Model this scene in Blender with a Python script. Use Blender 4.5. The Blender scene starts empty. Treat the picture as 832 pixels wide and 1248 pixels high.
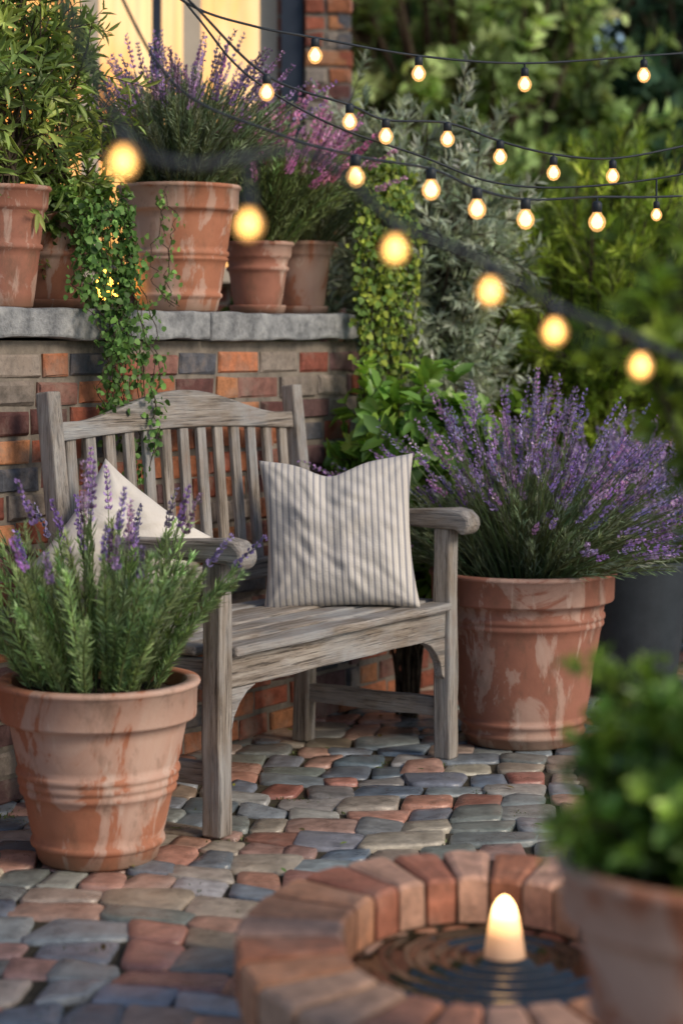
import bpy, bmesh, math, random
import numpy as np
from mathutils import Vector, Matrix, noise
rng=np.random.default_rng(7); random.seed(7)
S=bpy.context.scene
F=2500.; CH=1.1; HY=420.
def W(px,py,Y): return np.array([(px-416)*Y/F, Y, CH-(py-HY)*Y/F])
U=np.array([.541,.841,0]); V=np.array([-.841,.541,0]); O=np.array([-.278,4.596,0]); Z=np.array([0,0,1.])
def B(u,v,z): return O+U*u+V*v+Z*z
BL=1.026; BD=.46

# ---------------- materials
def mat(name):
    m=bpy.data.materials.new(name); m.use_nodes=True
    nt=m.node_tree; b=nt.nodes['Principled BSDF']
    return m,nt,b
def nd(nt,t,**k):
    n=nt.nodes.new(t)
    for a,v in k.items():
        if a in n.inputs.keys(): n.inputs[a].default_value=v
        else: setattr(n,a,v)
    return n
def lk(nt,a,b): nt.links.new(a,b)
def coords(nt,scale=(1,1,1),kind='Object',rnd=False):
    tc=nd(nt,'ShaderNodeTexCoord'); mp=nd(nt,'ShaderNodeMapping'); mp.inputs['Scale'].default_value=scale
    lk(nt,tc.outputs[kind],mp.inputs['Vector'])
    if rnd:
        oi=nd(nt,'ShaderNodeObjectInfo'); mm=nd(nt,'ShaderNodeMath',operation='MULTIPLY'); mm.inputs[1].default_value=37.
        lk(nt,oi.outputs['Random'],mm.inputs[0]); cb=nd(nt,'ShaderNodeCombineXYZ')
        for i in range(3): lk(nt,mm.outputs[0],cb.inputs[i])
        lk(nt,cb.outputs[0],mp.inputs['Location'])
    return mp.outputs[0]
def noi(nt,vec,scale,detail=5,rough=.6,dist=0):
    n=nd(nt,'ShaderNodeTexNoise'); n.inputs['Scale'].default_value=scale; n.inputs['Detail'].default_value=detail; n.inputs['Roughness'].default_value=rough; n.inputs['Distortion'].default_value=dist
    lk(nt,vec,n.inputs['Vector']); return n.outputs['Fac']
def ramp(nt,fac,stops):
    r=nd(nt,'ShaderNodeValToRGB'); e=r.color_ramp.elements
    while len(e)<len(stops): e.new(.5)
    for i,(p,c) in enumerate(stops):
        e[i].position=p; e[i].color=(*c,1) if len(c)==3 else c
    lk(nt,fac,r.inputs[0]); return r.outputs[0]
def mix(nt,fac,a,b,bt='MIX'):
    m=nd(nt,'ShaderNodeMix',data_type='RGBA',blend_type=bt)
    for s,i in ((fac,0),(a,6),(b,7)):
        if hasattr(s,'default_value') or hasattr(s,'links'): lk(nt,s,m.inputs[i])
        elif i==0: m.inputs[0].default_value=s
        else: m.inputs[i].default_value=(*s,1)
    return m.outputs[2]
def bump(nt,b,h,st=.3,dist=.01):
    n=nd(nt,'ShaderNodeBump'); n.inputs['Strength'].default_value=st; n.inputs['Distance'].default_value=dist
    lk(nt,h,n.inputs['Height']); lk(nt,n.outputs[0],b.inputs['Normal'])
def g(v): return (v,v,v)

def m_leaf(name,gloss=.05,rough=.4,trans=.33):
    m=bpy.data.materials.new(name); m.use_nodes=True; nt=m.node_tree; nt.nodes.remove(nt.nodes['Principled BSDF'])
    a=nd(nt,'ShaderNodeAttribute',attribute_name='Col')
    d=nd(nt,'ShaderNodeBsdfDiffuse'); lk(nt,a.outputs['Color'],d.inputs['Color'])
    t=nd(nt,'ShaderNodeBsdfTranslucent'); tc=mix(nt,1.0,a.outputs['Color'],(1.15,1.1,.7),'MULTIPLY'); lk(nt,tc,t.inputs['Color'])
    ms=nd(nt,'ShaderNodeMixShader'); ms.inputs[0].default_value=trans
    lk(nt,d.outputs[0],ms.inputs[1]); lk(nt,t.outputs[0],ms.inputs[2]); out=nt.nodes['Material Output']
    if gloss:
        gl=nd(nt,'ShaderNodeBsdfGlossy'); gl.inputs['Roughness'].default_value=rough; gl.inputs['Color'].default_value=(1,1,1,1)
        m2=nd(nt,'ShaderNodeMixShader'); m2.inputs[0].default_value=gloss; lk(nt,ms.outputs[0],m2.inputs[1]); lk(nt,gl.outputs[0],m2.inputs[2]); lk(nt,m2.outputs[0],out.inputs[0])
    else: lk(nt,ms.outputs[0],out.inputs[0])
    return m
LEAF=m_leaf('leaf_material',.03,.5); PET=m_leaf('petal_material',0,.7,.35)
GLOSS=m_leaf('glossy_leaf_material',.045,.42,.33); IVYL=m_leaf('ivy_leaf_material',.015,.5,.3); FARL=m_leaf('far_leaf_material',0,.5,.35)

def m_terra(name,base,dark,white=.5,wc=(.58,.44,.37)):
    m,nt,b=mat(name); v=coords(nt,rnd=True)
    n1=noi(nt,v,7,6,.6); n2=noi(nt,v,40,5,.7)
    c=ramp(nt,n1,[(.3,dark),(.62,base)])
    c=mix(nt,.35,c,ramp(nt,n2,[(.3,dark),(.7,base)]))
    vs=coords(nt,(6,6,3.2),rnd=True); n3=noi(nt,vs,.85,8,.62,.9)
    f=ramp(nt,n3,[(.50,g(0)),(.53,g(white*.7)),(.66,g(white))])
    c=mix(nt,f,c,wc)
    n6=noi(nt,coords(nt,(14,14,2.2),rnd=True),1.3,6,.6,.4)
    c=mix(nt,ramp(nt,n6,[(.60,g(0)),(.64,g(white*.8)),(.72,g(white))]),c,wc)
    n4=noi(nt,vs,2.6,7,.7); c=mix(nt,ramp(nt,n4,[(.52,g(0)),(.72,g(.7))]),c,(.14,.085,.055))
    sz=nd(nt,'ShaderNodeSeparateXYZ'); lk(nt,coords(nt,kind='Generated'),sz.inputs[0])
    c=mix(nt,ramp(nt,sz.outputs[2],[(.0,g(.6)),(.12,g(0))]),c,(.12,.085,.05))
    lk(nt,c,b.inputs['Base Color']); b.inputs['Roughness'].default_value=.8
    bump(nt,b,mix(nt,.5,n2,n3),.35,.005)
    return m
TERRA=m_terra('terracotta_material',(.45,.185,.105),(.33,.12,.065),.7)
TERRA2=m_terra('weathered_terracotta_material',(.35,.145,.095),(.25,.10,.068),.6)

def m_col(name,rough=.8,sc=25,bst=.5,spec=.4,tint=(.5,.5,.5),amt=.4):
    m,nt,b=mat(name); a=nd(nt,'ShaderNodeAttribute',attribute_name='Col')
    v=coords(nt); n=noi(nt,v,sc,7,.7); n2=noi(nt,v,sc*.3,5,.65)
    c=mix(nt,1.0,a.outputs['Color'],ramp(nt,n,[(.25,g(.45)),(.75,g(1.55))]),'MULTIPLY')
    c=mix(nt,ramp(nt,n2,[(.5,g(0)),(.68,g(amt))]),c,tint)
    n5=noi(nt,v,sc*3.5,3,.6); c=mix(nt,ramp(nt,n5,[(.62,g(0)),(.72,g(.5))]),c,(.05,.04,.035))
    lk(nt,c,b.inputs['Base Color'])
    rr=ramp(nt,n2,[(.3,g(rough-.15)),(.7,g(rough+.1))]); lk(nt,rr,b.inputs['Roughness'])
    b.inputs['Specular IOR Level'].default_value=spec
    bump(nt,b,n,bst,.006); return m
BRICK=m_col('brick_material',.85,30,.9,.3,(.30,.24,.20),.55)
COBBLE=m_col('cobble_material',.36,24,.5,.6,(.33,.31,.28),.22)
RIMB=m_col('rim_brick_material',.6,26,.6,.5,(.52,.34,.25),.35)
def m_simple(name,c1,c2,sc,rough=.85,bst=.5,dist=.01,spec=.3):
    m,nt,b=mat(name); v=coords(nt); n=noi(nt,v,sc,8,.7)
    lk(nt,ramp(nt,n,[(.3,c1),(.7,c2)]),b.inputs['Base Color']); b.inputs['Roughness'].default_value=rough
    b.inputs['Specular IOR Level'].default_value=spec
    bump(nt,b,n,bst,dist); return m
MORTAR=m_simple('mortar_material',(.12,.105,.09),(.29,.25,.21),22)
RMORT=m_simple('rim_mortar_material',(.05,.04,.03),(.14,.11,.085),22)
STONE=m_simple('ledge_stone_material',(.07,.078,.09),(.46,.47,.48),15,.8,1,.016)
SOIL=m_simple('soil_material',(.012,.009,.006),(.05,.035,.022),60,.95,1,.01)
JOINT=m_simple('joint_material',(.028,.025,.017),(.09,.075,.05),30,.95,.8,.01)
GRASS=m_simple('lawn_material',(.02,.035,.012),(.05,.07,.025),12,.95,.8,.02)
SLATE=m_simple('slate_planter_material',(.03,.04,.052),(.05,.064,.08),18,.5,.2,.004,.4)
LINER=m_simple('basin_liner_material',(.02,.018,.012),(.06,.05,.03),20,.5,.5,.006)
BARK=m_simple('bark_material',(.04,.028,.018),(.11,.085,.06),40,.9,.8,.01)
BLACK=m_simple('cable_material',(.016,.022,.03),(.028,.036,.048),20,.5,.1)
FRAMEB=m_simple('navy_frame_material',(.02,.03,.05),(.03,.04,.065),10,.5,.1)
CREAM=m_simple('cream_trim_material',(.55,.46,.36),(.65,.55,.44),10,.6,.1)
ROOF=m_simple('roof_material',(.05,.045,.045),(.1,.09,.085),14)
def m_wood():
    m,nt,b=mat('weathered_wood_material')
    v=coords(nt,(1.2,14,14),rnd=True); n=noi(nt,v,4,9,.68)
    v2=coords(nt,(2.0,70,70),rnd=True); n2=noi(nt,v2,3.2,6,.7)
    v3=coords(nt,(1,2,2),rnd=True); n3=noi(nt,v3,4.5,4,.6)
    c=ramp(nt,n,[(.28,(.10,.078,.06)),(.45,(.23,.19,.155)),(.62,(.38,.34,.30)),(.8,(.52,.49,.455))])
    c=mix(nt,ramp(nt,n2,[(.39,g(.9)),(.48,g(0))]),c,(.035,.026,.02))
    c=mix(nt,ramp(nt,n3,[(.42,g(0)),(.66,g(.65))]),c,(.37,.395,.42))
    c=mix(nt,ramp(nt,noi(nt,v3,9,5,.6),[(.55,g(0)),(.75,g(.6))]),c,(.20,.115,.06))
    lk(nt,c,b.inputs['Base Color']); b.inputs['Roughness'].default_value=.62
    bump(nt,b,mix(nt,.6,n,n2),1.0,.006); return m
WOOD=m_wood()
def m_emit(name,c,s):
    m,nt,b=mat(name); b.inputs['Base Color'].default_value=(*[x*.3 for x in c],1); b.inputs['Emission Color'].default_value=(*c,1); b.inputs['Emission Strength'].default_value=s
    return m
BULB=m_emit('warm_filament_material',(1,.56,.18),6.5)
BULBF=m_emit('amber_filament_material',(1,.48,.11),6.5)
def m_glass():
    m,nt,b=mat('bulb_glass_material'); nt.nodes.remove(b)
    t=nd(nt,'ShaderNodeBsdfTransparent'); gl=nd(nt,'ShaderNodeBsdfGlossy'); gl.inputs['Roughness'].default_value=.05
    e=nd(nt,'ShaderNodeEmission'); e.inputs[0].default_value=(1,.50,.15,1); e.inputs[1].default_value=2.2
    a=nd(nt,'ShaderNodeMixShader'); a.inputs[0].default_value=.12; c=nd(nt,'ShaderNodeMixShader'); c.inputs[0].default_value=.27
    lk(nt,t.outputs[0],a.inputs[1]); lk(nt,gl.outputs[0],a.inputs[2]); lk(nt,a.outputs[0],c.inputs[1]); lk(nt,e.outputs[0],c.inputs[2]); lk(nt,c.outputs[0],nt.nodes['Material Output'].inputs[0]); return m
GLASS=m_glass()
def m_cloth(name,stripe):
    m,nt,b=mat(name); tc=nd(nt,'ShaderNodeTexCoord'); v=tc.outputs['Object']
    n=noi(nt,v,180,3,.6); n2=noi(nt,v,9,3,.5)
    base=ramp(nt,n2,[(.3,(.58,.54,.50)),(.7,(.67,.63,.58))])
    if stripe:
        sx=nd(nt,'ShaderNodeSeparateXYZ'); lk(nt,v,sx.inputs[0])
        ad=nd(nt,'ShaderNodeMath',operation='MULTIPLY'); ad.inputs[1].default_value=1/.0165; lk(nt,sx.outputs[0],ad.inputs[0])
        fr=nd(nt,'ShaderNodeMath',operation='FRACT'); lk(nt,ad.outputs[0],fr.inputs[0])
        st=ramp(nt,fr.outputs[0],[(.0,g(0)),(.26,g(0)),(.32,g(.9)),(.62,g(.9)),(.68,g(0)),(.80,g(0)),(.82,g(.5)),(.86,g(.5)),(.88,g(0))])
        base=mix(nt,st,base,(.27,.27,.30))
    lk(nt,base,b.inputs['Base Color']); b.inputs['Roughness'].default_value=.95; b.inputs['Specular IOR Level'].default_value=.15
    b.inputs['Sheen Weight'].default_value=.2
    bump(nt,b,n,.5,.002); return m
STRIPE=m_cloth('striped_linen_material',True); LINEN=m_cloth('plain_linen_material',False)

# ---------------- mesh accumulator
class Acc:
    def __init__(s): s.v=[];s.f=[];s.c=[];s.m=[];s.n=0
    def add(s,v,f,c,m=0):
        v=np.asarray(v,float).reshape(-1,3); f=np.asarray(f,int).reshape(-1,4)
        c=np.asarray(c,float)
        if c.ndim==1: c=np.tile(c[:3],(len(v),1))
        s.v.append(v); s.f.append(f+s.n); s.c.append(c); s.m.append(np.full(len(f),m)); s.n+=len(v)
    def build(s,name,mats,smooth=True,parent=None):
        v=np.concatenate(s.v); f=np.concatenate(s.f); c=np.concatenate(s.c); mi=np.concatenate(s.m)
        me=bpy.data.meshes.new(name); me.vertices.add(len(v)); me.vertices.foreach_set('co',v.ravel())
        me.loops.add(f.size); me.loops.foreach_set('vertex_index',f.ravel().astype(np.int32))
        me.polygons.add(len(f)); me.polygons.foreach_set('loop_start',(np.arange(len(f))*4).astype(np.int32))
        me.polygons.foreach_set('material_index',mi.astype(np.int32))
        me.polygons.foreach_set('use_smooth',np.full(len(f),smooth))
        a=me.color_attributes.new('Col','FLOAT_COLOR','POINT')
        cc=np.ones((len(v),4)); cc[:,:3]=np.clip(c,0,1); a.data.foreach_set('color',cc.ravel())
        for m in mats: me.materials.append(m)
        me.update(); me.validate()
        o=bpy.data.objects.new(name,me); S.collection.objects.link(o)
        if parent: o.parent=parent
        return o
def nrm(a): return a/np.maximum(np.linalg.norm(a,axis=-1,keepdims=True),1e-9)
def leaves(acc,P,D,N,L,Wd,C,fold=.3,curl=.25,mat=0,broad=True):
    n=len(P); D=nrm(D); Sd=nrm(np.cross(D,N)); N=np.cross(Sd,D)
    L=np.broadcast_to(L,(n,))[:,None]; Wd=np.broadcast_to(Wd,(n,))[:,None]
    if broad: T=[(0,0,0),(.28,.85,fold),(.66,.8,fold),(1,0,0),(.66,-.8,fold),(.28,-.85,fold)]; fc=[[0,1,2,3],[0,3,4,5]]
    else: T=[(0,0,0),(.5,1,fold),(1,0,0),(.5,-1,fold)]; fc=[[0,1,2,3]]
    vs=np.stack([P+D*(L*a)+Sd*(Wd*.5*b)+N*(Wd*.5*c*(1 if abs(b)>0 else 0)-curl*L*a*a) for a,b,c in T],1)
    k=len(T); f=(np.arange(n)*k)[:,None,None]+np.array(fc)[None]
    acc.add(vs.reshape(-1,3),f.reshape(-1,4),np.repeat(C,k,axis=0),mat)
def tubes(acc,P,R,C,sides=4,mat=0):
    P=np.asarray(P,float); n,k,_=P.shape; T=nrm(np.gradient(P,axis=1)); ref=np.where(np.abs(T[...,2:3])>.9,np.array([1.,0,0]),np.array([0,0,1.]))
    A=nrm(np.cross(T,ref)); Bn=np.cross(T,A); R=np.broadcast_to(R,(n,k))[...,None]
    ring=[P+R*(A*math.cos(2*math.pi*i/sides)+Bn*math.sin(2*math.pi*i/sides)) for i in range(sides)]
    v=np.stack(ring,2).reshape(-1,3)
    f=[]
    for j in range(k-1):
        for i in range(sides):
            f.append([j*sides+i,j*sides+(i+1)%sides,(j+1)*sides+(i+1)%sides,(j+1)*sides+i])
    f=(np.arange(n)*k*sides)[:,None,None]+np.array(f)[None]
    C=np.asarray(C,float)
    C=np.tile(C,(n,1)) if C.ndim==1 else C
    acc.add(v,f.reshape(-1,4),np.repeat(C,k*sides,axis=0),mat)
def interp(P,t):
    n,k,_=P.shape; x=np.clip(t,0,.9999)*(k-1); i=x.astype(int); fr=(x-i)[...,None]
    r=np.arange(n)[:,None]; a=P[r,i]; b=P[r,i+1]; return a*(1-fr)+b*fr, nrm(b-a)
def cvar(c,n,var=.25,hue=.08):
    c=np.asarray(c,float); b=np.exp(rng.normal(0,var,(n,1))); return np.clip(c*b*(1+rng.normal(0,hue,(n,3))),0,1)
def leaf_on(acc,P,m,t0,t1,L,Wd,ang,C,var=.2,broad=False,mat=0,curl=.15,fold=.3,up=0.):
    n=len(P); t=rng.uniform(t0,t1,(n,m)); p,T=interp(P,t); p=p.reshape(-1,3);T=T.reshape(-1,3)
    R=rng.normal(size=T.shape); R=nrm(R-T*(R*T).sum(1,keepdims=True))
    a=(ang+rng.normal(0,.15,len(T)))[:,None]
    D=T*np.cos(a)+R*np.sin(a); D[:,2]+=up; N=T*np.sin(a)-R*np.cos(a)+rng.normal(0,.25,T.shape)
    C=np.repeat(np.broadcast_to(C,(n,3)),m,axis=0)*np.exp(rng.normal(0,var,(n*m,1)))
    sz=rng.uniform(.7,1.2,n*m)*np.where(t.ravel()>.88,.75,1)
    leaves(acc,p,D,N,L*sz,Wd*sz,C,fold,curl,mat,broad)
def lathe(acc,prof,loc,C,seg=64,mat=0,jit=0):
    a=np.arange(seg)*2*math.pi/seg; k=len(prof); v=[]
    for r,z in prof:
        v.append(np.stack([loc[0]+r*np.cos(a),loc[1]+r*np.sin(a),np.full(seg,loc[2]+z)],1))
    v=np.concatenate(v); f=[]
    for j in range(k-1):
        for i in range(seg): f.append([j*seg+i,j*seg+(i+1)%seg,(j+1)*seg+(i+1)%seg,(j+1)*seg+i])
    acc.add(v,f,np.asarray(C,float),mat)

# ---------------- foliage generators
def stems(n,c,r0,length,spread,droop=.0,k=7,wob=.02,lvar=.25,ex=1.,power=.6):
    a=rng.uniform(0,2*math.pi,n); q=rng.uniform(0,1,n)**power
    base=np.stack([c[0]+r0*q*np.cos(a),c[1]+r0*q*np.sin(a),np.full(n,c[2])],1)
    th=spread*q+rng.normal(0,.09,n); d=np.stack([np.sin(th)*np.cos(a)*ex,np.sin(th)*np.sin(a),np.cos(th)],1)
    L=length*rng.uniform(1-lvar,1+lvar*.3,n); t=np.linspace(0,1,k)[None,:,None]
    P=base[:,None]+d[:,None]*L[:,None,None]*t
    hor=d*np.array([1,1,0]); P=P+hor[:,None]*(t*(1-t))*(-.25*L[:,None,None])+np.array([0,0,-1.])*(droop*q[:,None,None]*L[:,None,None]*t**2)
    w=rng.normal(0,wob,(n,1,3))*t*t*[1,1,.2]; return P+w
def spikes(acc,P,t0,m,size,C,mat=1,var=.3):
    n=len(P)
    lev=8; t=t0+(1-t0)*(np.arange(lev)/(lev-1))**.9; t=np.broadcast_to(t,(n,lev)); p,T=interp(P,t)
    per=m
    p=np.repeat(p.reshape(-1,3),per,0); T=np.repeat(T.reshape(-1,3),per,0)
    R=rng.normal(size=T.shape); R=nrm(R-T*(R*T).sum(1,keepdims=True)); D=T*.75+R*.7
    Cc=np.repeat(np.broadcast_to(C,(n,3)),lev*per,0)*np.exp(rng.normal(0,var,(n*lev*per,1)))
    sz=rng.uniform(.6,1.3,len(p)); taper=np.tile(np.repeat(np.linspace(1.1,.6,lev),per),n)
    leaves(acc,p+R*.001+rng.normal(0,.0015,p.shape),D,R,size*sz*taper,size*.75*sz*taper,Cc,.5,.2,mat,True)
def shrub(name,base,cc,rad,nb,nt,nl,L,Wd,cols,tw=.15,seed=0,trunk=.012,broad=True,up=.3,ang=.8,mats=None,shell=.5,var=.22,curl=.2,minz=None,trunk_c=(.08,.06,.04),cut=None):
    global rng; rng=np.random.default_rng(seed+100)
    acc=Acc(); base=np.asarray(base,float); cc=np.asarray(cc,float); rad=np.asarray(rad,float)
    d=nrm(rng.normal(size=(nb,3))); r=rng.uniform(shell,1,nb)**.6
    lump=1+.22*np.sin(d[:,0]*5+seed)*np.sin(d[:,1]*4+seed*2)+.18*np.sin(d[:,2]*7+seed*3)
    E=cc+d*rad*(r*lump)[:,None]
    if minz is not None: E[:,2]=np.maximum(E[:,2],minz)
    k=6; t=np.linspace(0,1,k)[None,:,None]; b0=base+rng.normal(0,1,(nb,3))*[trunk*2,trunk*2,0]
    ctrl=b0*.45+E*.55; ctrl[:,:2]=b0[:,:2]*.75+E[:,:2]*.25
    P=b0[:,None]*(1-t)**2+2*ctrl[:,None]*t*(1-t)+E[:,None]*t*t
    P[:,1:]+=rng.normal(0,.012,(nb,k-1,3))
    tubes(acc,P,np.linspace(trunk,trunk*.25,k)[None],trunk_c,5,1)
    ts=rng.uniform(.5,1,(nb,nt)); p,T=interp(P,ts); p=p.reshape(-1,3); T=T.reshape(-1,3)
    outw=nrm(p-cc); D=nrm(outw*.5+T*.3+rng.normal(0,.55,p.shape)+Z*up)
    if cut: keep=cut(p); p=p[keep]; D=D[keep]
    ntw=len(p); tl=tw*rng.uniform(.5,1.15,ntw); tt=np.linspace(0,1,4)[None,:,None]
    Q=p[:,None]+D[:,None]*tl[:,None,None]*tt+rng.normal(0,.1,(ntw,1,3))*tl[:,None,None]*tt**2
    tubes(acc,Q,np.array([[.22,.18,.12,.06]])*trunk+.0006,(.09,.10,.04),3,1)
    cols=np.asarray(cols,float); ci=rng.integers(0,len(cols),ntw); C=cols[ci]*np.exp(rng.normal(0,.25,(ntw,1)))
    leaf_on(acc,Q,nl,.08,1.,L,Wd,ang,C,var,broad,0,curl)
    return acc.build(name,(mats or [LEAF])+[BARK])

# ---------------- ground
def plane(name,x0,x1,y0,y1,z,m):
    a=Acc(); a.add([[x0,y0,z],[x1,y0,z],[x1,y1,z],[x0,y1,z]],[[0,1,2,3]],(0,0,0)); return a.build(name,[m],False)
plane('ground',-150,150,-100,200,-.05,GRASS)
plane('paving_bed',-4.2,4.2,-1.0,8.6,-.009,JOINT)
FC=np.array([.222,3.13]); FR=(.385,.52); FI=(.222,.335)
acc=Acc(); pal=np.array([(.36,.31,.25),(.43,.245,.19),(.14,.18,.225),(.37,.375,.36),(.23,.25,.245),(.34,.27,.21),(.34,.155,.12),(.19,.22,.26),(.45,.385,.31),(.38,.235,.195),(.27,.30,.325),(.20,.21,.205),(.40,.20,.15)])
th=np.arange(16)*2*math.pi/16+.2; sq=np.stack([np.sign(np.cos(th))*np.abs(np.cos(th))**.33,np.sign(np.sin(th))*np.abs(np.sin(th))**.33],1)
rot=math.radians(-7); cr,sr=math.cos(rot),math.sin(rot)
def yb(j,x): return j*.122+.055*math.cos(x*2*math.pi/1.25+j*.16)+.018*math.sin(x*7.3+j*2.1)+.012*math.sin(x*17+j*4.3)
for j in range(8,68):
    x=-4.2+random.uniform(0,.1)
    while x<4.2:
        w=random.choice([.085,.10,.11,.12,.135,.15,.18])*random.uniform(.92,1.08)
        q=[]
        for (xx,jj) in ((x,j),(x+w,j),(x+w,j+1),(x,j+1)):
            q.append(((xx+random.uniform(-.018,.018)),yb(jj,xx)+random.uniform(-.010,.010)))
        q=np.array(q); x+=w
        c=q.mean(0); Cw=np.array([c[0]*cr-c[1]*sr,c[0]*sr+c[1]*cr])
        if ((Cw-FC)/np.array(FR)/.97).dot((Cw-FC)/np.array(FR)/.97)<1: continue
        if abs(Cw[0])>4 or Cw[1]>8.4: continue
        h=random.gauss(0,.0022); tx,ty=random.gauss(0,.026),random.gauss(0,.026)
        vs=[]
        gp=.0020/(w*.5)
        wobs=[random.uniform(-.04,.035) for _ in range(16)]
        for sc,dz in ((1.03-gp,-.035),(1.03-gp,-.0075),(1.0-gp,-.0022),(.935,-.0003),(.5,.0004)):
            for ii,(a,b) in enumerate(sq*sc):
                a*=1+wobs[ii]; b*=1+wobs[(ii*5)%16]
                wv=np.array([(1-a)*(1-b),(1+a)*(1-b),(1+a)*(1+b),(1-a)*(1+b)])/4
                p=wv@q; X=p[0]*cr-p[1]*sr; Y=p[0]*sr+p[1]*cr
                nz=(noise.noise(Vector((X*16,Y*16,j*.3)))*.0045+noise.noise(Vector((X*45,Y*45,j*.3)))*.0014) if dz>-.03 else 0
                vs.append((X,Y,dz+h+(p[0]-c[0])*tx+(p[1]-c[1])*ty+nz))
        vs.append((Cw[0],Cw[1],h+.001)); f=[]
        for r in range(4):
            for i in range(16): f.append([r*16+i,r*16+(i+1)%16,(r+1)*16+(i+1)%16,(r+1)*16+i])
        for i in range(0,16,2): f.append([80,64+i,64+i+1,64+(i+2)%16])
        acc.add(vs,f,pal[random.randrange(len(pal))]*random.uniform(.7,1.15)*np.array([random.uniform(.95,1.05) for _ in range(3)]))
acc.build('cobblestone_paving',[COBBLE])
rng=np.random.default_rng(77); a=Acc(); n=5200
cl=rng.uniform([-2,3.3],[2,7],(260,2)); ci=rng.integers(0,260,n); P=np.concatenate([cl[ci]+rng.normal(0,.02,(n,2)),np.full((n,1),-.008)],1)
D=rng.normal(0,.5,(n,3)); D[:,2]=1; leaves(a,P,D,rng.normal(size=(n,3)),rng.uniform(.006,.014,n),.004,cvar((.09,.12,.03),n,.3),.3,.3,0,False); a.build('joint_moss',[LEAF])

# ---------------- bricks
bpal=np.array([(.33,.10,.06),(.40,.15,.075),(.22,.07,.05),(.13,.055,.05),(.09,.095,.115),(.46,.20,.095),(.28,.135,.11),(.16,.09,.09),(.26,.22,.19)])
def brick_box(acc,c,ax,ay,az,l,h,d,col,ch=.006):
    jit=lambda:random.uniform(-.003,.003)
    v=[]
    for s,dep in ((1,-d),(1,-ch),(0,0)):
        for a,b in ((-1,-1),(1,-1),(1,1),(-1,1)):
            ll=l/2-(0 if s else ch); hh=h/2-(0 if s else ch)
            v.append(c+ax*(a*ll+jit())+ay*(b*hh+jit())+az*(dep+(jit() if dep>-d else 0)))
    f=[[8,9,10,11],[3,2,1,0]]
    for r in (0,4):
        for i in range(4): f.append([r+i,r+(i+1)%4,r+4+(i+1)%4,r+4+i])
    acc.add(v,f,col)
def brick_area(acc,o,ax,az,x0,x1,z0,z1,bl=.15,bh=.056,m=.012,d=.05):
    z=z0; j=0
    while z+bh<=z1+.01:
        x=x0-(bl*.5 if j%2 else 0)-random.uniform(0,.03)
        while x<x1-.005:
            l=bl*random.choice([1,1,1.1,.9,.62,1.25]) ; a=max(x,x0); b=min(x+l,x1)
            if b-a>.03:
                col=bpal[random.choice([0,0,1,1,2,3,3,4,4,5,6,7,7,8])]*random.uniform(.65,1.12)
                brick_box(acc,o+ax*((a+b)/2)+Z*(z+bh/2+random.uniform(-.003,.003))+az*random.uniform(-.006,.005),ax,Z,az,b-a,bh,d,col)
            x+=l+m
        z+=bh+m; j+=1
def obox(acc,o,ax,ay,az,l,h,d,col=(0,0,0),mat=0):
    v=[o+ax*(a*l/2)+ay*(b*h/2)+az*(c*d/2) for c in(-1,1) for a,b in((-1,-1),(1,-1),(1,1),(-1,1))]
    acc.add(v,[[3,2,1,0],[4,5,6,7],[0,1,5,4],[1,2,6,5],[2,3,7,6],[3,0,4,7]],col,mat)
NV=-V
wall=bpy.data.objects.new('brick_wall',None); S.collection.objects.link(wall)
a=Acc(); wf=B(0,.60,0)
brick_area(a,wf,U,NV,-1.9,1.55,0,1.11)
brick_area(a,wf,U,NV,1.562,2.6,0,.45)
brick_area(a,B(1.55,.60,0)+U*.0,V,U,0.0,.36,0,1.11)
a.build('bricks',[BRICK],False,wall)
a=Acc(); obox(a,B(-.175,.60+.18+.009,.556),U,Z,V,3.44,1.107,.36); obox(a,B(2.08,.60+.1+.009,.224),U,Z,V,1.04,.448,.2); a.build('mortar_core',[MORTAR],False,wall)
led=bpy.data.objects.new('stone_ledge',None); S.collection.objects.link(led)
def bar(name,p0,p1,w,h,mt,parent,up=Z,bev=.004,sub=0,amp=.004):
    p0=Vector(p0);p1=Vector(p1);d=p1-p0;L=d.length;x=d.normalized();upv=Vector(up);y=upv.cross(x).normalized();z=x.cross(y)
    bm=bmesh.new(); bmesh.ops.create_cube(bm,size=1); bmesh.ops.scale(bm,vec=(L,w,h),verts=bm.verts)
    if sub:
        bmesh.ops.subdivide_edges(bm,edges=[e for e in bm.edges if abs(e.verts[0].co.x-e.verts[1].co.x)>L*.5],cuts=sub)
        for v in bm.verts:
            nn=noise.noise_vector(Vector((v.co.x*9+p0[0]*7,v.co.y*20,v.co.z*20)))
            v.co.y+=nn.y*amp; v.co.z+=nn.z*amp
    me=bpy.data.meshes.new(name); bm.to_mesh(me); bm.free(); me.materials.append(mt)
    o=bpy.data.objects.new(name,me); S.collection.objects.link(o)
    c=(p0+p1)/2; o.matrix_world=Matrix(((x.x,y.x,z.x,c.x),(x.y,y.y,z.y,c.y),(x.z,y.z,z.z,c.z),(0,0,0,1)))
    md=o.modifiers.new('b','BEVEL'); md.width=bev; md.segments=2
    o.parent=parent; return o
t=-1.95
for i,l in enumerate([.95,.9,.85,.82]):
    bar('coping_slab_%d'%i,B(t+.003,.765,1.152+random.uniform(-.002,.002)),B(t+l-.003,.765,1.152),.40,.075,STONE,led,bev=.007,sub=40,amp=.010); t+=l

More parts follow.
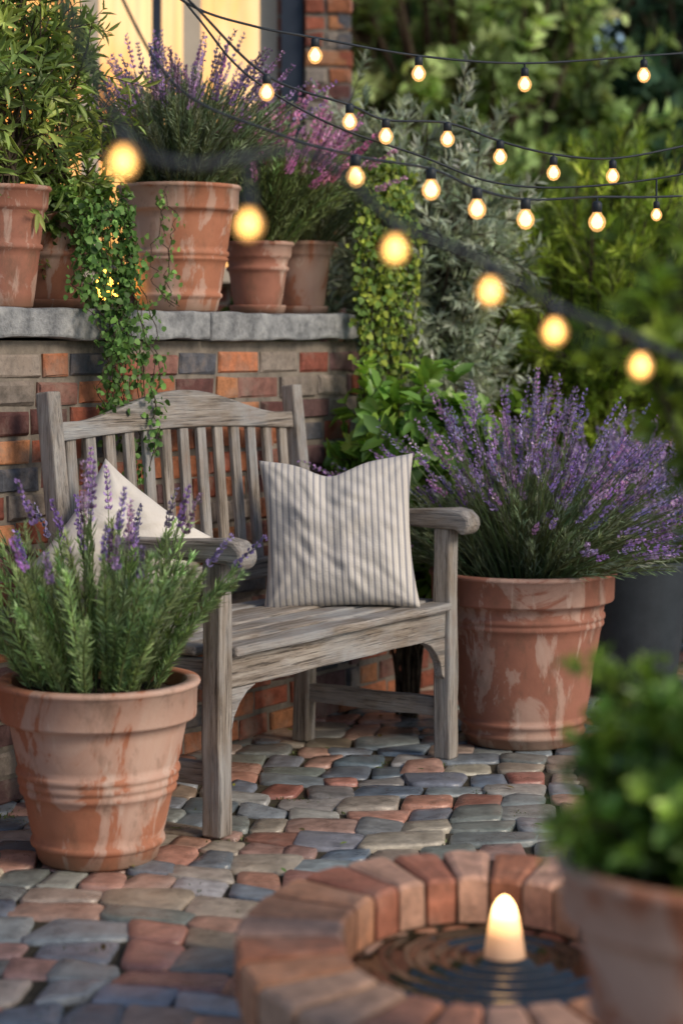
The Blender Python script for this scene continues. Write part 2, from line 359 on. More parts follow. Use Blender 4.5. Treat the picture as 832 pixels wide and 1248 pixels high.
# ---------------- bench
bench=bpy.data.objects.new('garden_bench',None); S.collection.objects.link(bench)
lw=.05
def extr(name,poly,o,ax,ay,th,parent=bench,bev=.005,mt=WOOD):
    ax=Vector(ax);ay=Vector(ay);an=ax.cross(ay)
    bm=bmesh.new(); vs=[bm.verts.new((x,y,-th/2)) for x,y in poly]; f=bm.faces.new(vs)
    r=bmesh.ops.extrude_face_region(bm,geom=[f]); bmesh.ops.translate(bm,vec=(0,0,th),verts=[e for e in r['geom'] if isinstance(e,bmesh.types.BMVert)])
    bmesh.ops.recalc_face_normals(bm,faces=bm.faces)
    me=bpy.data.meshes.new(name); bm.to_mesh(me); bm.free(); me.materials.append(mt)
    ob=bpy.data.objects.new(name,me); S.collection.objects.link(ob)
    ob.matrix_world=Matrix(((ax.x,ay.x,an.x,o[0]),(ax.y,ay.y,an.y,o[1]),(ax.z,ay.z,an.z,o[2]),(0,0,0,1)))
    md=ob.modifiers.new('b','BEVEL'); md.width=bev; md.segments=2; md.limit_method='ANGLE'
    ob.parent=parent; return ob
for i,u in enumerate((0,BL)):
    bar('front_leg_%d'%i,B(u,0,0),B(u,0,.612),lw,lw,WOOD,bench,up=V,bev=.005,sub=8)
    extr('rear_post_%d'%i,[(0,-.0),(0,-.05),(.42,-.035),(.62,-.048),(.985,-.088),(.99,-.045),(.62,-.002),(.42,.012)],B(u,BD-.03,0),Z,NV,lw*.9)
    arm=[(-.045,.612),(.03,.612),(.16,.618),(.30,.622),(BD-.022,.622),(BD-.018,.655),(.30,.655),(.12,.658),(.02,.664),(-.035,.668),(-.066,.662),(-.086,.645),(-.09,.622),(-.08,.603),(-.062,.596)]
    extr('armrest_%d'%i,arm,B(u,0,0),V,Z,.068,bev=.009)
    bar('side_stretcher_%d'%i,B(u,.02,.135),B(u,BD-.02,.135),.03,.05,WOOD,bench,sub=5)
    bar('side_rail_%d'%i,B(u,.02,.36),B(u,BD-.02,.36),.03,.07,WOOD,bench)
bar('front_apron',B(.026,.0,.362),B(BL-.026,.0,.362),.028,.075,WOOD,bench,sub=10)
bar('rear_apron',B(.026,BD-.01,.362),B(BL-.026,BD-.01,.362),.028,.075,WOOD,bench)
bar('center_seat_bearer',B(BL/2,.016,.372),B(BL/2,BD-.03,.372),.03,.055,WOOD,bench)
for i,(u,s) in enumerate(((.026,1),(BL-.026,-1))):
    extr('corner_brace_%d'%i,[(0,0),(s*.11,0),(s*.075,-.012),(s*.045,-.035),(s*.022,-.065),(s*.012,-.10),(0,-.11)],B(u,0,.3235),U,Z,.026,bev=.003)
vv=-.036
for i,(w,z) in enumerate(((.070,.409),(.066,.412),(.066,.409),(.066,.411),(.066,.408),(.066,.410))):
    a0=.028 if i==0 else -.02
    if i==5: a0=.028
    bar('seat_slat_%d'%i,B(a0,vv+w/2,z),B(BL-a0,vv+w/2,z+random.uniform(-.003,.003)),w,.021,WOOD,bench,bev=.006,sub=12); vv+=w+.013
bar('lower_back_rail',B(.022,BD-.006,.50),B(BL-.022,BD-.006,.50),.028,.055,WOOD,bench)
n=40; top=[];bot=[]
x0,x1=.024,BL-.024
for i in range(n+1):
    q=i/n; x=x0+(x1-x0)*q; s=abs(q-.5)*2
    hump=.0 if s>.86 else .5+.5*math.cos(math.pi*s/.86)
    top.append((x,.915+.068*hump**.8)); bot.append((x,.868+.018*math.sin(math.pi*q)))
tilt=Vector((V[0]*.11,V[1]*.11,1)).normalized()
zc=.92; co=B(0,BD+.030,zc)
extr('crest_rail',[(x,z-zc) for x,z in bot]+[(x,z-zc) for x,z in reversed(top)],co,U,tilt,.03,bev=.005)
ns=13
for i in range(ns):
    u=.065+(BL-.13)*i/(ns-1)
    bar('back_slat_%d'%i,B(u,BD-.004,.52),B(u,BD+.027,.885),.014,.036,WOOD,bench,up=U,bev=.003)

# ---------------- pillows
def pillow(name,c,xd,tilt,roll,hs,T,mt,sag=.0,seed=0):
    n=56; bm=bmesh.new()
    for sgn in (1,-1):
        grid=[]
        for i in range(n+1):
            row=[]
            for j in range(n+1):
                x=-1+2*i/n;y=-1+2*j/n
                puff=max(0,(1-x*x))**.42*max(0,(1-y*y))**.42
                X=x*(1-.095*(1-y*y)*abs(x)); Yy=y*(1-.085*(1-x*x)*abs(y))
                Yy-=sag*math.exp(-((x+.08)/.34)**2)*max(0,(y+1)/2)**2.2
                w=noise.noise(Vector((x*2.2+seed,y*2.2,seed)))*.16+noise.noise(Vector((x*5,y*5+seed,3)))*.08+noise.noise(Vector((x*3-y*2,(x+y)*7,seed+3)))*.09
                crease=-.28*math.exp(-((x+.08+.1*y)/.12)**2)*max(0,(y+.4)/1.4)*(1 if sag>0 else 0)
                a=math.atan2(1-abs(y),1-abs(x)); wr=.10*math.sin(a*12+seed)*math.exp(-math.hypot(1-abs(x),1-abs(y))*1.8)
                Zz=sgn*T*puff*(1+w+crease+wr*sgn)
                row.append(bm.verts.new((X*hs,Yy*hs,Zz)))
            grid.append(row)
        for i in range(n):
            for j in range(n):
                q=[grid[i][j],grid[i+1][j],grid[i+1][j+1],grid[i][j+1]]
                if sgn<0:q.reverse()
                bm.faces.new(q)
    bmesh.ops.remove_doubles(bm,verts=bm.verts,dist=.0004)
    for f in bm.faces:f.smooth=True
    me=bpy.data.meshes.new(name); bm.to_mesh(me); bm.free(); me.materials.append(mt)
    o=bpy.data.objects.new(name,me); S.collection.objects.link(o)
    xd=Vector(xd).normalized(); nn=xd.cross(Vector((0,0,1)))
    up=(Vector((0,0,1))*math.cos(tilt)-nn*math.sin(tilt)).normalized(); zz=xd.cross(up)
    M=Matrix(((xd.x,up.x,zz.x,c[0]),(xd.y,up.y,zz.y,c[1]),(xd.z,up.z,zz.z,c[2]),(0,0,0,1)))
    o.matrix_world=M@Matrix.Rotation(roll,4,'Z'); return o
pc=B(.83,.20,0)
pillow('striped_pillow',(pc[0]-.01,pc[1]-.03,.42+.185),(1,-.05,0),math.radians(14),math.radians(3),.205,.082,STRIPE,sag=.17,seed=2)
pillow('cream_pillow',(-.513,4.80,.42+.195),(.93,.36,0),math.radians(12),math.radians(52),.158,.07,LINEN,seed=5)

# ---------------- pots
def pot(name,x,y,z,R,r,h,rimh,ridges=(),mt=TERRA,seed=0,saucer=False,seg=72,lip=.006):
    t=.022*R/.2; p=[(0.001,0),(r*.96,0),(r,.006)]
    def body(q): return r+(R-t*.9-r)*q**.92
    hb=h-rimh; zs=list(np.linspace(.03,hb-.004,14)); pts=[]
    for q in zs: pts.append((body(q/hb),q))
    for zr in ridges:
        zz=zr*h; pts=[a for a in pts if abs(a[1]-zz)>.012]; rb=body(zz/hb)
        pts+=[(rb,zz-.0085),(rb+.0055,zz-.005),(rb+.0065,zz),(rb+.0055,zz+.005),(rb,zz+.0085)]
    pts.sort(key=lambda a:a[1]); p+=pts
    p+=[(R-t*.55,hb),(R-.003,hb+.004),(R-.001,hb+.009),(R+.001,h-.014),(R+lip,h-.012),(R+lip+.002,h-.006),(R+lip-.001,h-.001),(R-.004,h),(R-t*.9,h-.001),(R-t,h-.006),(R-t*1.1,h-.04)]
    a=Acc(); lathe(a,p,(0,0,0),(.5,.3,.2),seg)
    for v in a.v:
        an=np.arctan2(v[:,1],v[:,0]); k=1+.006*np.sin(an*2+seed)+.003*np.sin(an*3+seed*2+v[:,2]*9); v[:,0]*=k; v[:,1]*=k
    soil=[(R-t*1.1+.003,h-.035),(R*.6,h-.022),(R*.2,h-.018),(.0005,h-.018)]; lathe(a,soil,(0,0,0),(.03,.02,.01),40,1)
    if saucer: lathe(a,[(.001,.0),(r*1.12,0),(r*1.22,.02),(r*1.22,.026),(r*1.12,.022),(r*1.0,.012)],(0,0,-.012),(.4,.2,.1),48)
    o=a.build(name,[mt,SOIL]); o.location=(x,y,z+(.012 if saucer else 0)); o.rotation_euler[2]=seed; return o
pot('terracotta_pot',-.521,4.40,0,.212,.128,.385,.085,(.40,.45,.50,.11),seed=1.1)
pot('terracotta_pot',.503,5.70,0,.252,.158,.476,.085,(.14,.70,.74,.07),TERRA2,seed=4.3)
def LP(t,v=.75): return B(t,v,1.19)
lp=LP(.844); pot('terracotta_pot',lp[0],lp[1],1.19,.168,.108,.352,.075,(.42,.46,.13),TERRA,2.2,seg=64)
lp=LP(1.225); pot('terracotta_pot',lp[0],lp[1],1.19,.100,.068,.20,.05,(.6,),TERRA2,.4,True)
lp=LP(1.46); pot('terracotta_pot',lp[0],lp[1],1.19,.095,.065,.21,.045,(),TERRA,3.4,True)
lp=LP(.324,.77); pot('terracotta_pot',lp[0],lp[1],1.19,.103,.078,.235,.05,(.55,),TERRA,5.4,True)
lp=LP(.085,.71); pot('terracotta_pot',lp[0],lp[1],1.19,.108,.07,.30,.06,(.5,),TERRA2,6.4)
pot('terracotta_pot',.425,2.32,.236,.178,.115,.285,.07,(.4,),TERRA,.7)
a=Acc(); obox(a,np.array([.425,2.32,.11]),np.array([1.,0,0]),Z,np.array([0,1.,0]),.30,.25,.30); a.build('stone_plinth',[STONE],False)
a=Acc(); lathe(a,[(.001,0),(.125,0),(.13,.006),(.178,.40),(.185,.41),(.185,.425),(.175,.427),(.168,.42),(.165,.38)],(0,0,0),(.1,.1,.1),64)
lathe(a,[(.167,.385),(.001,.39)],(0,0,0),(.1,.1,.1),40,1); o=a.build('slate_planter',[SLATE,SOIL]); o.location=(.915,6.45,0)

# ---------------- plants
GD=(.06,.105,.04); PU=np.array((.43,.31,.66))
def rosemary_pot(name,c,n,length,spread,m,seed,flower_n,fl_len,col,needle=.028,spread_f=None,r0=.1,fs=.012,ex=1.,leafw=.0042,fcol=PU,fbase=(.15,.21,.09),droop=.1,ft=.82,per=5,wob=.02,filt=None,ang=.62,t0=.06,lvar=.25,flv=.3,back=0,power=.6):
    global rng; rng=np.random.default_rng(seed); acc=Acc()
    P=stems(n,c,r0,length,spread,droop,ex=ex,lvar=lvar,wob=wob,power=power)
    if filt: P=P[filt(P)]
    n=len(P); C=cvar(col,n,.22,.06)
    tubes(acc,P,np.linspace(.0028,.0012,7)[None],(.14,.17,.07),4,0)
    leaf_on(acc,P,m,t0,1.,needle,leafw,ang,C,.25,False,0,-.1)
    leaf_on(acc,P,max(5,m//9),.90,1.,needle*.7,leafw*.9,.4,C*1.35,.15,False,0,-.1)
    if flower_n:
        Q=stems(flower_n,c,r0*.9,fl_len,spread_f or spread,droop,ex=ex,wob=wob,lvar=flv)
        if back: Q[:,:,1]+=back
        if filt: Q=Q[filt(Q)]
        flower_n=len(Q); C2=cvar(fbase,flower_n,.15)
        tubes(acc,Q,np.linspace(.0018,.0010,7)[None],C2,3,0)
        leaf_on(acc,Q,max(4,m//5),.1,.7,needle*1.1,leafw,.45,C2,.2,False,0,-.1)
        cf=fcol*np.exp(rng.normal(0,.25,(flower_n,1)))*(1+rng.normal(0,.1,(flower_n,3)))
        spikes(acc,Q,ft,per,fs,cf,1)
    return acc.build(name,[LEAF,PET])
def notarm(P):
    d=P-O; u=d@U; v=d@V; bad=(u<1.085)&(v<.52)&(P[...,2]<.73); return ~bad.any(1)
def notleg(P):
    d=P-O; u=d@U; v=d@V; bad=(u>-.05)&(v>-.11)&(v<.55); return ~bad.any(1)
rosemary_pot('rosemary_plant',(-.521,4.40,.36),84,.35,.66,215,11,34,.49,(.29,.41,.19),.032,.50,.15,.0125,leafw=.0047,ft=.80,per=6,ang=.80,lvar=.42,t0=.04,droop=.05,wob=.03,fcol=PU*.9,back=.03,filt=notleg,power=.55)
rosemary_pot('lavender_plant',(.505,5.70,.45),430,.31,1.15,40,12,680,.52,(.23,.29,.18),.038,1.18,.18,.0112,leafw=.0036,ft=.83,per=4,wob=.045,droop=.12,filt=notarm,flv=.45)
rosemary_pot('lavender_plant',(.915,6.45,.40),160,.26,.9,30,13,200,.46,(.15,.2,.1),.035,.9,.12,.011,ft=.84,per=5,wob=.04)
lp=LP(.844); rosemary_pot('lavender_plant',(lp[0],lp[1],1.51),330,.34,.85,70,14,150,.46,(.24,.30,.19),.030,.78,.10,.0115,ft=.80,per=5,fcol=np.array((.46,.31,.58)),leafw=.004,wob=.04)
lp=LP(1.24); rosemary_pot('pink_flower_plant',(lp[0],lp[1],1.37),240,.38,.85,55,15,150,.47,(.22,.31,.11),.028,.85,.07,.0145,ft=.80,per=6,fcol=np.array((.74,.34,.62)),leafw=.005,wob=.05)
lp=LP(1.46); rosemary_pot('rosemary_plant',(lp[0],lp[1],1.38),150,.34,.9,60,16,0,.4,(.23,.29,.17),.030,.8,.07)
lp=LP(.085,.71); shrub('olive_shrub',(lp[0],lp[1],1.45),(lp[0]-.01,lp[1],1.77),(.20,.2,.34),32,8,11,.055,.014,[(.22,.31,.08),(.32,.39,.10),(.16,.24,.07)],.16,21,.006)
lp=LP(.324,.77); shrub('olive_shrub',(lp[0],lp[1],1.40),(lp[0]+.02,lp[1],1.72),(.12,.15,.33),25,8,10,.042,.012,[(.24,.33,.07),(.33,.40,.10),(.18,.26,.07)],.13,22,.005)
lp=LP(.324,.70); shrub('trailing_plant',(lp[0],lp[1],1.39),(lp[0]+.03,lp[1]-.03,1.44),(.11,.10,.06),26,8,12,.018,.017,[(.13,.24,.05),(.18,.29,.07)],.06,23,.003,minz=1.40)

def ivy(name,t0,t1,v,ztop,zbot,nst,seed,cols,L=.021,per=120,back=0,conv=.4,pw=.75):
    global rng; rng=np.random.default_rng(seed); acc=Acc()
    k=26; st=[]
    for i in range(nst):
        q=rng.uniform(); tt=t0+(t1-t0)*q; end=zbot+(ztop-zbot)*rng.uniform(0,pw)*(1 if i>2 else 0)
        zt=ztop+rng.uniform(-.02,.02); s=np.linspace(0,1,k)
        z=zt+(end-zt)*s; dt=np.cumsum(rng.normal(0,.011,k)); mid=(t0+t1)/2
        tl=tt+dt+(mid-tt)*s*conv
        out=v-.018*rng.uniform(.3,1.8)-np.abs(np.cumsum(rng.normal(0,.006,k)))
        first=np.clip((z-1.17)/.06,0,1); vvv=out+first*back
        st.append(np.stack([B(tl[m],vvv[m],z[m]) for m in range(k)]))
    P=np.stack(st); tubes(acc,P,.0014,(.09,.08,.04),3,1)
    n=nst; t=rng.uniform(0,1,(n,per)); p,T=interp(P,t); p=p.reshape(-1,3)
    N=NV+rng.normal(0,.45,p.shape)+Z*.25; D=nrm(np.cross(N,rng.normal(size=p.shape)))-Z*.5
    p=p+rng.normal(0,.012,p.shape)+NV*.006
    cols=np.asarray(cols); C=cols[rng.integers(0,len(cols),len(p))]*np.exp(rng.normal(0,.28,(len(p),1)))
    sz=rng.uniform(.5,1.2,len(p)); leaves(acc,p,D,N,L*sz,L*1.05*sz,C,.2,.2,0,True)
    return acc.build(name,[IVYL,BARK])
ivy('ivy_vine',.20,.38,.555,1.44,.66,20,31,[(.10,.21,.05),(.16,.30,.08),(.07,.15,.04)],.019,85,back=.02)
ivy('ivy_vine',.56,.60,.60,1.50,1.2,3,33,[(.15,.26,.07),(.1,.2,.05)],.016,32,back=.02)
ivy('ivy_vine',1.38,1.66,.54,1.64,.60,34,32,[(.21,.29,.05),(.31,.38,.06),(.12,.21,.05),(.16,.26,.06)],.023,85,back=.0,conv=.1)
shrub('silver_shrub',(.22,6.75,0),(.25,6.60,1.52),(.32,.24,.42),85,14,24,.052,.0115,[(.42,.49,.38),(.52,.58,.48),(.30,.38,.28)],.19,41,.009,broad=False,up=.45,ang=.6)
shrub('laurel_shrub',(.20,6.10,0),(.21,6.02,.82),(.23,.16,.20),46,7,10,.070,.040,[(.20,.38,.06),(.28,.46,.08),(.14,.28,.05)],.10,42,.006,mats=[GLOSS],ang=1.0)
shrub('conifer_shrub',(.85,7.7,0),(.97,7.45,1.32),(.46,.32,.52),105,14,38,.058,.0075,[(.30,.42,.05),(.40,.52,.065),(.20,.31,.045)],.22,43,.012,broad=False,up=.65,ang=.5)
shrub('conifer_shrub',(1.9,7.9,0),(1.7,7.8,1.35),(.5,.4,.6),60,10,30,.06,.009,[(.22,.33,.05),(.15,.26,.045)],.2,44,.012,broad=False,up=.5,ang=.55,mats=[FARL])
shrub('hedge',(.75,7.6,0),(.85,7.6,.5),(.9,.35,.55),80,9,15,.055,.03,[GD,(.07,.12,.04)],.14,45,.01,mats=[FARL])
shrub('hedge',(-.9,7.0,0),(-.75,6.9,1.15),(.85,.25,.45),80,9,14,.05,.026,[(.09,.15,.05),(.12,.19,.05)],.14,46,.01,mats=[FARL])
shrub('hedge',(2.6,7.0,0),(2.3,7.0,.7),(1.0,.5,.8),70,9,14,.07,.035,[GD,(.08,.14,.045)],.16,49,.012,mats=[FARL])
shrub('boxwood_shrub',(.425,2.32,.49),(.43,2.32,.60),(.16,.17,.13),100,10,14,.023,.014,[(.19,.33,.05),(.29,.44,.07),(.12,.23,.04)],.06,47,.003,mats=[GLOSS],up=.5,ang=.8)
shrub('pittosporum_tree',(.80,2.75,0),(.485,2.70,1.165),(.165,.2,.13),56,8,11,.040,.019,[(.22,.34,.04),(.36,.48,.06),(.12,.20,.03)],.085,48,.008,mats=[GLOSS],up=.2)
# background trees
shrub('garden_tree',(.7,12,0),(.6,12,2.6),(1.2,.9,1.4),110,9,18,.12,.07,[(.33,.47,.20),(.44,.57,.26),(.23,.34,.14)],.45,51,.05,mats=[FARL])
shrub('garden_tree',(2.4,13.5,0),(2.5,13.0,2.9),(1.3,1.,1.9),110,9,18,.16,.045,[(.09,.18,.12),(.12,.22,.15),(.06,.12,.08)],.5,52,.06,broad=False,mats=[FARL])
shrub('garden_tree',(-.4,15,0),(-.2,15,3.0),(2.2,1.,1.9),110,9,18,.18,.1,[(.26,.38,.14),(.36,.47,.18)],.5,53,.06,mats=[FARL])
shrub('garden_tree',(5,14,0),(4.8,14,2.6),(2.2,1.,2.4),90,9,16,.18,.1,[(.10,.16,.07),(.14,.22,.09)],.5,54,.06,mats=[FARL])
shrub('hedge',(1.5,16.5,0),(1.5,16.5,2.0),(6,.8,2.4),180,9,16,.24,.14,[(.09,.16,.07),(.14,.22,.09)],.6,55,.06,mats=[FARL])
shrub('hedge',(1.6,10.5,0),(1.6,10.5,1.0),(1.9,.6,1.0),110,9,16,.11,.055,[(.12,.20,.06),(.18,.27,.09)],.3,56,.03,mats=[FARL])

# ---------------- house
house=bpy.data.objects.new('brick_house',None); S.collection.objects.link(house)
def m_brickwall():
    m,nt,b=mat('house_brick_material'); tc=nd(nt,'ShaderNodeTexCoord'); mp=nd(nt,'ShaderNodeMapping'); mp.inputs['Rotation'].default_value=(math.radians(90),0,0)
    lk(nt,tc.outputs['Object'],mp.inputs[0]); br=nd(nt,'ShaderNodeTexBrick'); lk(nt,mp.outputs[0],br.inputs['Vector'])
    br.inputs['Scale'].default_value=1; br.inputs['Brick Width'].default_value=.22; br.inputs['Row Height'].default_value=.07; br.inputs['Mortar Size'].default_value=.006
    br.inputs['Color1'].default_value=(.30,.10,.06,1); br.inputs['Color2'].default_value=(.17,.06,.045,1); br.inputs['Mortar'].default_value=(.25,.22,.18,1)
    lk(nt,br.outputs['Color'],b.inputs['Base Color']); b.inputs['Roughness'].default_value=.9; return m
HB=m_brickwall(); X1=np.array([1.,0,0]); Y1=np.array([0,1.,0])
a=Acc()
def wbox(a,x0,x1,y0,y1,z0,z1,m=0): obox(a,np.array([(x0+x1)/2,(y0+y1)/2,(z0+z1)/2]),X1,Z,Y1,x1-x0,z1-z0,y1-y0,(0,0,0),m)
wbox(a,-5,-1.5,8.0,8.2,0,3.4); wbox(a,-1.5,-.25,8.0,8.2,0,1.40); wbox(a,-1.5,-.25,8.0,8.2,2.75,3.4); wbox(a,-.25,.02,8.0,8.2,0,3.4)
wbox(a,-.18,.02,8.2,11.8,0,3.4); wbox(a,-5,-4.8,8.2,11.8,0,3.4); wbox(a,-5,.02,11.8,12.,0,3.4)
a.build('walls',[HB],False,house)
a=Acc(); brick_area(a,np.array([-.14,7.90,0]),X1,-Y1,0,.175,0,3.3,.17); brick_area(a,np.array([.04,7.90,0]),Y1,X1,0,.1,0,3.3,.1); a.build('pilaster_bricks',[BRICK],False,house)
a=Acc(); wbox(a,-.138,.03,7.908,7.998,0,3.38); a.build('pilaster_core',[MORTAR],False,house)
a=Acc(); wbox(a,-.232,-.15,7.93,7.998,1.3,2.8); wbox(a,-1.55,-1.47,7.93,7.998,1.3,2.8); wbox(a,-.74,-.705,8.02,8.06,1.40,2.75); wbox(a,-1.47,-.232,7.93,7.998,2.73,2.8); a.build('navy_window_frame',[FRAMEB],False,house)
a=Acc(); wbox(a,-1.47,-.232,7.9,7.998,1.34,1.398); wbox(a,-.62,-.55,8.03,8.08,1.40,2.75); wbox(a,-.32,-.25,8.03,8.08,1.40,2.75); wbox(a,-1.02,-.95,8.03,8.08,1.40,2.75); a.build('cream_window_sash',[CREAM],False,house)
a=Acc(); v=np.array([[-5.3,7.6,3.4],[.4,7.6,3.4],[.4,10,5],[-5.3,10,5],[-5.3,12.4,3.4],[.4,12.4,3.4]])
a.add(np.concatenate([v,v-[0,0,.12]]),[[0,1,2,3],[3,2,5,4],[7,6,9,8],[8,9,10,11],[0,6,7,1],[4,5,11,10],[1,7,8,2],[2,8,11,5],[0,3,9,6],[3,4,10,9]],(0,0,0)); a.build('roof',[ROOF],False,house)
m,nt,b=mat('lit_curtain_material'); v=coords(nt,(1,1,.4)); n1=noi(nt,v,3.0,3,.5)
c=ramp(nt,n1,[(.35,(.95,.33,.05)),(.5,(1,.52,.16)),(.66,(1,.68,.35))]); lk(nt,mix(nt,1.,c,g(.35),'MULTIPLY'),b.inputs['Base Color']); lk(nt,c,b.inputs['Emission Color']); b.inputs['Emission Strength'].default_value=1.1
a=Acc(); nx=240; xs=np.linspace(-1.5,-.25,nx); ys=8.14+.03*np.sin(xs*70+2*np.sin(xs*9)); vs=np.concatenate([np.stack([xs,ys,np.full(nx,1.40)],1),np.stack([xs,ys,np.full(nx,2.75)],1)])
a.add(vs,[[i,i+1,nx+i+1,nx+i] for i in range(nx-1)],(1,1,1)); a.build('lit_curtain',[m],True,house)

# ---------------- lantern behind big pot
lant=bpy.data.objects.new('garden_lantern',None); S.collection.objects.link(lant); q=B(.70,.885,1.19)
a=Acc(); lathe(a,[(.001,.03),(.022,.034),(.032,.055),(.034,.075),(.028,.10),(.012,.116),(.001,.118)],q,(1,1,1),24); a.build('glowing_globe',[m_emit('lantern_glow_material',(1,.45,.05),9)],True,lant)
a=Acc(); lathe(a,[(.001,0),(.038,0),(.038,.012),(.02,.03),(.001,.032)],q,(1,1,1),24); lathe(a,[(.036,.118),(.03,.13),(.001,.15)],q,(1,1,1),24)
for k in range(4):
    an=k*math.pi/2+.4; p=q+np.array([.036*math.cos(an),.036*math.sin(an),.065]); obox(a,p,X1,Z,Y1,.003,.11,.003)
a.build('lantern_frame',[BLACK],False,lant)

# ---------------- fountain
fo=bpy.data.objects.new('brick_fountain',None); S.collection.objects.link(fo)
a=Acc(); nbk=26
for ring,(z0,z1,ri,ro,off) in enumerate(((.125,.20,1.,1.,0),(.055,.118,.98,.97,.5),(-.02,.048,.99,.965,0))):
    for k in range(nbk):
        a0=(k+off+random.uniform(-.05,.05))*2*math.pi/nbk; a1=(k+off+1)*2*math.pi/nbk; gp=.024
        col=np.array([(.50,.215,.13),(.47,.185,.10),(.46,.28,.19),(.38,.145,.09),(.54,.31,.22),(.42,.25,.18),(.56,.26,.14)][random.randrange(7)])*random.uniform(.8,1.1)
        if ring: col=col*.75
        m_=8; angs=np.linspace(a0+gp*.55,a1-gp*.55,m_); dz=random.uniform(-.002,.002); dr=random.uniform(-.003,.003); ch=.006
        prof=[(0,z0),(0,z1-ch),(.04,z1),(.96,z1),(1,z1-ch),(1,z0)]
        vs=[]
        for ia,an in enumerate(angs):
            edge=-.004 if ia in(0,m_-1) else 0
            for (s,z) in prof:
                rx=(FI[0]*ri)*(1-s)+FR[0]*ro*s+dr; ry=(FI[1]*ri)*(1-s)+FR[1]*ro*s+dr
                vs.append((FC[0]+rx*math.cos(an)+random.uniform(-.001,.001),FC[1]+ry*math.sin(an),z+(dz+edge+random.uniform(-.0008,.0008) if z>z0 else 0)))
        f=[]
        for i in range(m_-1):
            for j in range(6): f.append([i*6+j,i*6+(j+1)%6,(i+1)*6+(j+1)%6,(i+1)*6+j])
        e=(m_-1)*6
        f+=[[0,1,4,5],[1,2,3,4],[e,e+5,e+4,e+1],[e+1,e+4,e+3,e+2]]
        a.add(vs,f,col)
a.build('rim_bricks',[RIMB],False,fo)
def ell(acc,prof,seg=80):
    an=np.arange(seg)*2*math.pi/seg; v=[]
    for s,off,z in prof:
        rx=FI[0]*(1-s)+FR[0]*s+off; ry=FI[1]*(1-s)+FR[1]*s+off
        v.append(np.stack([FC[0]+rx*np.cos(an),FC[1]+ry*np.sin(an),np.full(seg,z)],1))
    f=[[j*seg+i,j*seg+(i+1)%seg,(j+1)*seg+(i+1)%seg,(j+1)*seg+i] for j in range(len(prof)-1) for i in range(seg)]
    acc.add(np.concatenate(v),f,(0,0,0))
a=Acc(); ell(a,[(0,.012,.190),(0,.012,-.03)]); ell(a,[(1,-.03,-.03),(1,-.022,.190),(0,.012,.190)]); a.build('rim_mortar',[RMORT],True,fo)
a=Acc(); ell(a,[(0,.013,.02),(0,-.2,.02),(0,-.215,.02)]); a.build('basin_floor',[LINER],True,fo)
LX,LY,LZ=.262,3.30,.115
m,nt,b=mat('water_material'); b.inputs['Base Color'].default_value=(.022,.022,.014,1); b.inputs['Roughness'].default_value=.05; b.inputs['Specular IOR Level'].default_value=1.; b.inputs['IOR'].default_value=1.6
v=coords(nt); n=noi(nt,v,16,3,.5); bump(nt,b,n,.3,.012)
nr,na=110,120; vs=[];
for i in range(nr+1):
    for j in range(na):
        an=j*2*math.pi/na; s=i/nr; X=LX*(1-s)+(FC[0]+(FI[0]+.006)*math.cos(an))*s; Yy=LY*(1-s)+(FC[1]+(FI[1]+.006)*math.sin(an))*s
        d=math.hypot(X-LX,Yy-LY); vs.append((X,Yy,LZ+.0055*math.cos(d*2*math.pi/.040)*math.exp(-d*3.2)+.0012*noise.noise(Vector((X*18,Yy*18,0)))))
a=Acc(); a.add(vs,[[i*na+j,i*na+(j+1)%na,(i+1)*na+(j+1)%na,(i+1)*na+j] for i in range(nr) for j in range(na)],(0,0,0)); a.build('water',[m],True,fo)
m,nt,b=mat('fountain_lamp_material'); tc=nd(nt,'ShaderNodeTexCoord'); sx=nd(nt,'ShaderNodeSeparateXYZ'); lk(nt,tc.outputs['Generated'],sx.inputs[0])
c=ramp(nt,sx.outputs[2],[(.15,(.85,.42,.22)),(.55,(1,.48,.17)),(.9,(1,.60,.24))]); lk(nt,c,b.inputs['Emission Color']); b.inputs['Base Color'].default_value=(.62,.42,.30,1)
st=ramp(nt,sx.outputs[2],[(.15,g(.015)),(.45,g(.06)),(.68,g(.28)),(.85,g(1))]); mm=nd(nt,'ShaderNodeMath',operation='MULTIPLY'); mm.inputs[1].default_value=9; lk(nt,st,mm.inputs[0]); lk(nt,mm.outputs[0],b.inputs['Emission Strength'])
a=Acc(); lathe(a,[(.001,-.02),(.034,-.02),(.034,.0),(.031,.02),(.027,.045),(.0225,.065),(.018,.080),(.012,.091),(.006,.097),(.0008,.099)],(0,0,0),(1,1,1),32); o=a.build('fountain_lamp',[m]); o.location=(LX,LY,LZ)

